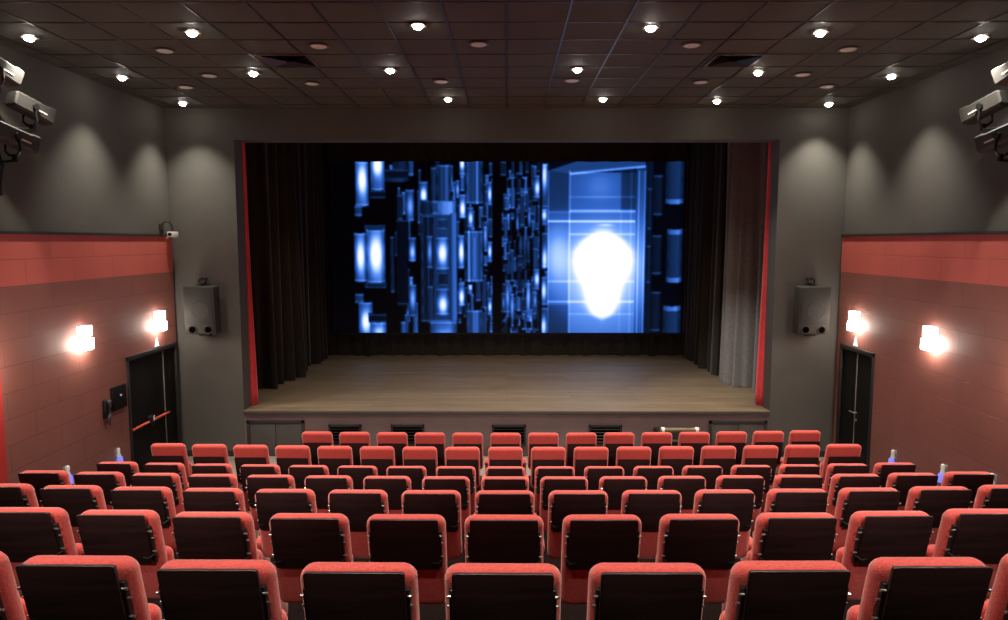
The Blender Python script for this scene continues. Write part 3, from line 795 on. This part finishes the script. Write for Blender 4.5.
# ------------------------------------------------------------------ loudspeakers on the proscenium wall
for s, side in ((-1, 'left'), (1, 'right')):
    t = thing('wall_loudspeaker', f'grey wall loudspeaker with two round ports, {side} of the stage opening', 'loudspeaker', (s * 5.06, D - .22, -1.12), (math.radians(3), 0, 0))
    b = NB(); box(b, -.255, .255, -.16, .08, -.395, .395, .018, 2); obj('cabinet', b, M['speaker_body'], t)
    b = NB(); box(b, -.225, .225, -.170, -.158, -.23, .385, .005); g_ = obj('grille', b, M['speaker'], t)
    b = NB(); lathe(b, [(.155, 0), (.150, .006), (.11, .003), (.05, .005), (0, .006)], 28)
    bmesh.ops.rotate(b, verts=b.verts, cent=(0, 0, 0), matrix=Matrix.Rotation(PI / 2, 3, 'X')); bmesh.ops.translate(b, verts=b.verts, vec=(.02, -.170, .0))
    obj('woofer', b, M['cone'], g_)
    for x in (-.13, .13):
        b = NB(); lathe(b, [(.075, 0), (.075, .012), (.060, .016), (.052, .004)], 24)
        bmesh.ops.rotate(b, verts=b.verts, cent=(0, 0, 0), matrix=Matrix.Rotation(PI / 2, 3, 'X')); bmesh.ops.translate(b, verts=b.verts, vec=(x, -.159, -.315))
        pr = obj('port_ring', b, M['cone'], t)
        b = NB(); cyl(b, (x, -.158, -.315), (x, -.1635, -.315), .055, n=24); obj('port_hole', b, M['hole'], pr)
    b = NB()
    box(b, -.03, .03, -.02, .13, .405, .44, .004); tube(b, [(-.05, .05, .43), (-.06, .05, .49), (0, .05, .525), (.05, .05, .50), (.05, .05, .44)], .015, 8)
    tube(b, [(0, .05, .50), (0, .2, .50), (0, .216, .48)], .018, 8); box(b, -.10, .10, .04, .08, .405, .42, .003)
    obj('upper_bracket', b, M['black_metal'], t)
    b = NB(); box(b, -.08, .10, -.05, .12, -.435, -.405, .004); tube(b, [(0, .05, -.42), (0, .2, -.42), (0, .216, -.40)], .018, 8); obj('lower_bracket', b, M['black_metal'], t)

# ------------------------------------------------------------------ stage lanterns on wall poles
def lantern(s, pos, aim, pale, label):
    d = Vector(aim).normalized()
    t = thing('stage_lantern', label, 'stage light', pos)
    # local frame: Y along beam
    yv = d; xv = yv.cross(Vector((0, 0, 1))).normalized(); zv = xv.cross(yv)
    R = Matrix((xv, yv, zv)).transposed().to_4x4()
    shell = M['spotpale'] if pale else M['spotbody']  # pale picks the downlit tone of the same shell
    b = NB()
    sec = [(-.24, .07, .07), (-.22, .088, .088), (.12, .088, .088), (.15, .098, .098), (.22, .098, .098)]
    rings = []
    for y, hw, hz in sec:
        ring = [(-hw, -hz * .75), (-hw * .75, -hz), (hw * .75, -hz), (hw, -hz * .75), (hw, hz * .75), (hw * .75, hz), (-hw * .75, hz), (-hw, hz * .75)]
        rings.append([b.verts.new((x, y, z)) for x, z in ring])
    for r0, r1 in zip(rings, rings[1:]):
        for i in range(8): b.faces.new((r0[i], r0[(i + 1) % 8], r1[(i + 1) % 8], r1[i]))
    b.faces.new(rings[0]); b.faces.new(rings[-1])
    for k in range(4): box(b, -.06, .06, -.18 + k * .07, -.15 + k * .07, .086, .098, .002)
    bmesh.ops.transform(b, matrix=R, verts=b.verts); sh = obj('housing', b, shell, t, angle=30)
    b = NB(); cyl(b, (0, .218, 0), (0, .232, 0), .08, n=24); bmesh.ops.transform(b, matrix=R, verts=b.verts); obj('lens', b, M['glass'], sh)
    b = NB(); box(b, *sorted((-s * .088, -s * .092)), .02, .14, -.025, -.008); bmesh.ops.transform(b, matrix=R, verts=b.verts); obj('name_strip', b, M['white'], sh)
    # yoke hangs below, down to the clamp
    b = NB()
    piv = [R @ Vector((k * .106, -.02, 0)) for k in (-1, 1)]
    low = Vector((0, 0, -.20))
    for p in piv:
        q = Vector((p.x, p.y, -.15))
        tube(b, [p, (p + q) / 2, q, (q + low) / 2 + Vector((0, 0, -.015)), low], .014, 8)
        cyl(b, p - xv * .012, p + xv * .012, .035, n=14)
    obj('yoke', b, shell if pale else M['black_metal'], t)
    b = NB(); px = s * 5.50 - pos[0]; py = 7.62 - pos[1]
    cyl(b, low + Vector((0, 0, .02)), low + Vector((0, 0, -.06)), .03, n=12)
    tube(b, [low + Vector((0, 0, -.045)), Vector((px, py, -.245))], .018, 8)
    box(b, px - .045, px + .045, py - .045, py + .045, -.29, -.20, .008)
    obj('clamp_arm', b, M['black_metal'], t)
    return t
for s, side in ((-1, 'left'), (1, 'right')):
    t = thing('lantern_pole', f'black vertical pole on the {side} wall carrying three stage lanterns', 'pole', (s * 5.50, 7.62, 0.5))
    b = NB(); cyl(b, (0, 0, 0), (0, 0, CEIL - .5), .024, n=14); obj('pole', b, M['black_metal'], t)
    for z in (.15, 1.55):
        b = NB(); tube(b, [(0, 0, z), (s * .155, 0, z)], .018, 8); cyl(b, (s * .15, 0, z), (s * .16, 0, z), .06, n=14); obj('wall_bracket', b, M['black_metal'], t)
    b = NB(); tube(b, [(-.01, -.02, 1.2), (-s * .06, -.03, .9), (-s * .02, -.03, .6), (-s * .07, -.03, .3), (-s * .02, -.02, .12)], .010, 6); obj('cable', b, M['black_metal'], t)
    aim = (-s * .30, 1, -.42)
    lantern(s, (s * 5.36, 7.50, 1.83), aim, True, f'pale grey stage lantern at the top of the {side} wall pole')
    lantern(s, (s * 5.36, 8.00, 1.50), (-s * .35, 1, -.35), False, f'grey stage lantern in the middle of the {side} pole, reaching furthest out')
    lantern(s, (s * 5.23, 7.50, 1.106), (-s * .32, 1, -.30), False, f'grey stage lantern lowest on the {side} wall pole')

# ------------------------------------------------------------------ small wall fittings, left
t = thing('control_cabinet', 'black wall cabinet with a white dot, left of the left exit door', 'cabinet', (-W + .05, 9.83, -2.23))
b = NB(); box(b, .0005, .035, -.18, .18, -.17, .17, .004); obj('cabinet_box', b, M['door'], t)
b = NB(); box(b, .035, .042, -.175, .175, -.165, .165, .003); obj('cabinet_door', b, M['door'], t)
b = NB(); cyl(b, (.042, .02, .03), (.05, .02, .03), .017, n=14); o = obj('knob', b, M['white'], t); o['label'] = 'white round knob'
t = thing('wall_phone', 'small dark wall handset beside the black control cabinet', 'telephone', (-W + .05, 9.50, -2.33))
b = NB(); box(b, .0005, .05, -.055, .055, -.12, .14, .01); obj('phone_base', b, M['black_metal'], t)
b = NB(); tube(b, [(.075, 0, .12), (.08, 0, .05), (.08, 0, -.04), (.072, 0, -.11)], .018, 8); box(b, .05, .095, -.028, .028, .085, .135, .01); box(b, .05, .095, -.028, .028, -.125, -.075, .01); obj('handset', b, M['cup'], t)
b = NB(); tube(b, [(.07, 0, -.12), (.06, .02, -.17), (.05, .04, -.20), (.05, .03, -.23), (.03, .0, -.14)], .006, 6); obj('cord', b, M['black_metal'], t)
t = thing('security_camera', 'small white security camera on a looped bracket above the left red wall', 'camera', (-W + .02, 11.45, .17))
b = NB(); box(b, -.02, .0, -.08, .06, .0, .13, .006); obj('wall_plate', b, M['speaker_body'], t)
b = NB(); tube(b, [(.0, -.04, .10), (.05, -.02, .16), (.09, .04, .16), (.11, .10, .10), (.11, .12, .0)], .012, 8); obj('bracket_arm', b, M['speaker_body'], t)
b = NB(); box(b, .055, .165, .02, .20, -.09, .0, .01); hb = obj('camera_body', b, M['white'], t)
b = NB(); cyl(b, (.11, .02, -.045), (.11, .0, -.045), .028, n=14); obj('lens', b, M['glass'], hb)
b = NB(); box(b, .025, .055, .05, .09, -.115, -.07, .006); obj('cable_plug', b, M['white'], t)

# ------------------------------------------------------------------ lights outside the frame and on the stage
for y in (5.7, 3.6, 1.2):
    for x in (-5.1, -2.9, -.9, 1.1, 3.1, 5.1):
        spot((x, y, CEIL - .05), PW * (1.0 if abs(x) < 5 else .7))
for x in (-2.6, 2.6):  # added unseen fill from behind to brighten the front rows' chair backs
    spot((x, -1.5, 1.9), 1300, 34, 1.0, (x * .75, 9.2, -2.7), (1, .93, .85), .12)
for x in (-2.2, 0.2, 2.4):
    spot((x, 13.2, 2.9), 260, 85, .8, (x, 14.2, STAGE), (1, .86, .66), .1)
spot((-2.5, 8.2, CEIL - .1), 2600, 20, 1.0, (4.40, 13.8, -2.6), (1, .97, .93), .08)

w = bpy.data.worlds.new('world'); bpy.context.scene.world = w; w.use_nodes = True
w.node_tree.nodes['Background'].inputs[0].default_value = (0.02, 0.018, 0.016, 1); w.node_tree.nodes['Background'].inputs[1].default_value = 0.3

# ------------------------------------------------------------------ camera
F = 695.0
cam = bpy.data.cameras.new('camera'); co_ = bpy.data.objects.new('camera', cam); C.objects.link(co_)
cam.sensor_width = 36; cam.lens = F / 1008 * 36; cam.clip_start = 0.05; cam.clip_end = 100
co_.rotation_euler = (PI / 2 - math.atan(68 / F), 0, math.atan(2.5 / F)); co_.location = (0, 0, 0)
S = bpy.context.scene
S.camera = co_
S.view_settings.view_transform = 'Standard'; S.view_settings.look = 'None'; S.view_settings.exposure = 0; S.view_settings.gamma = 1
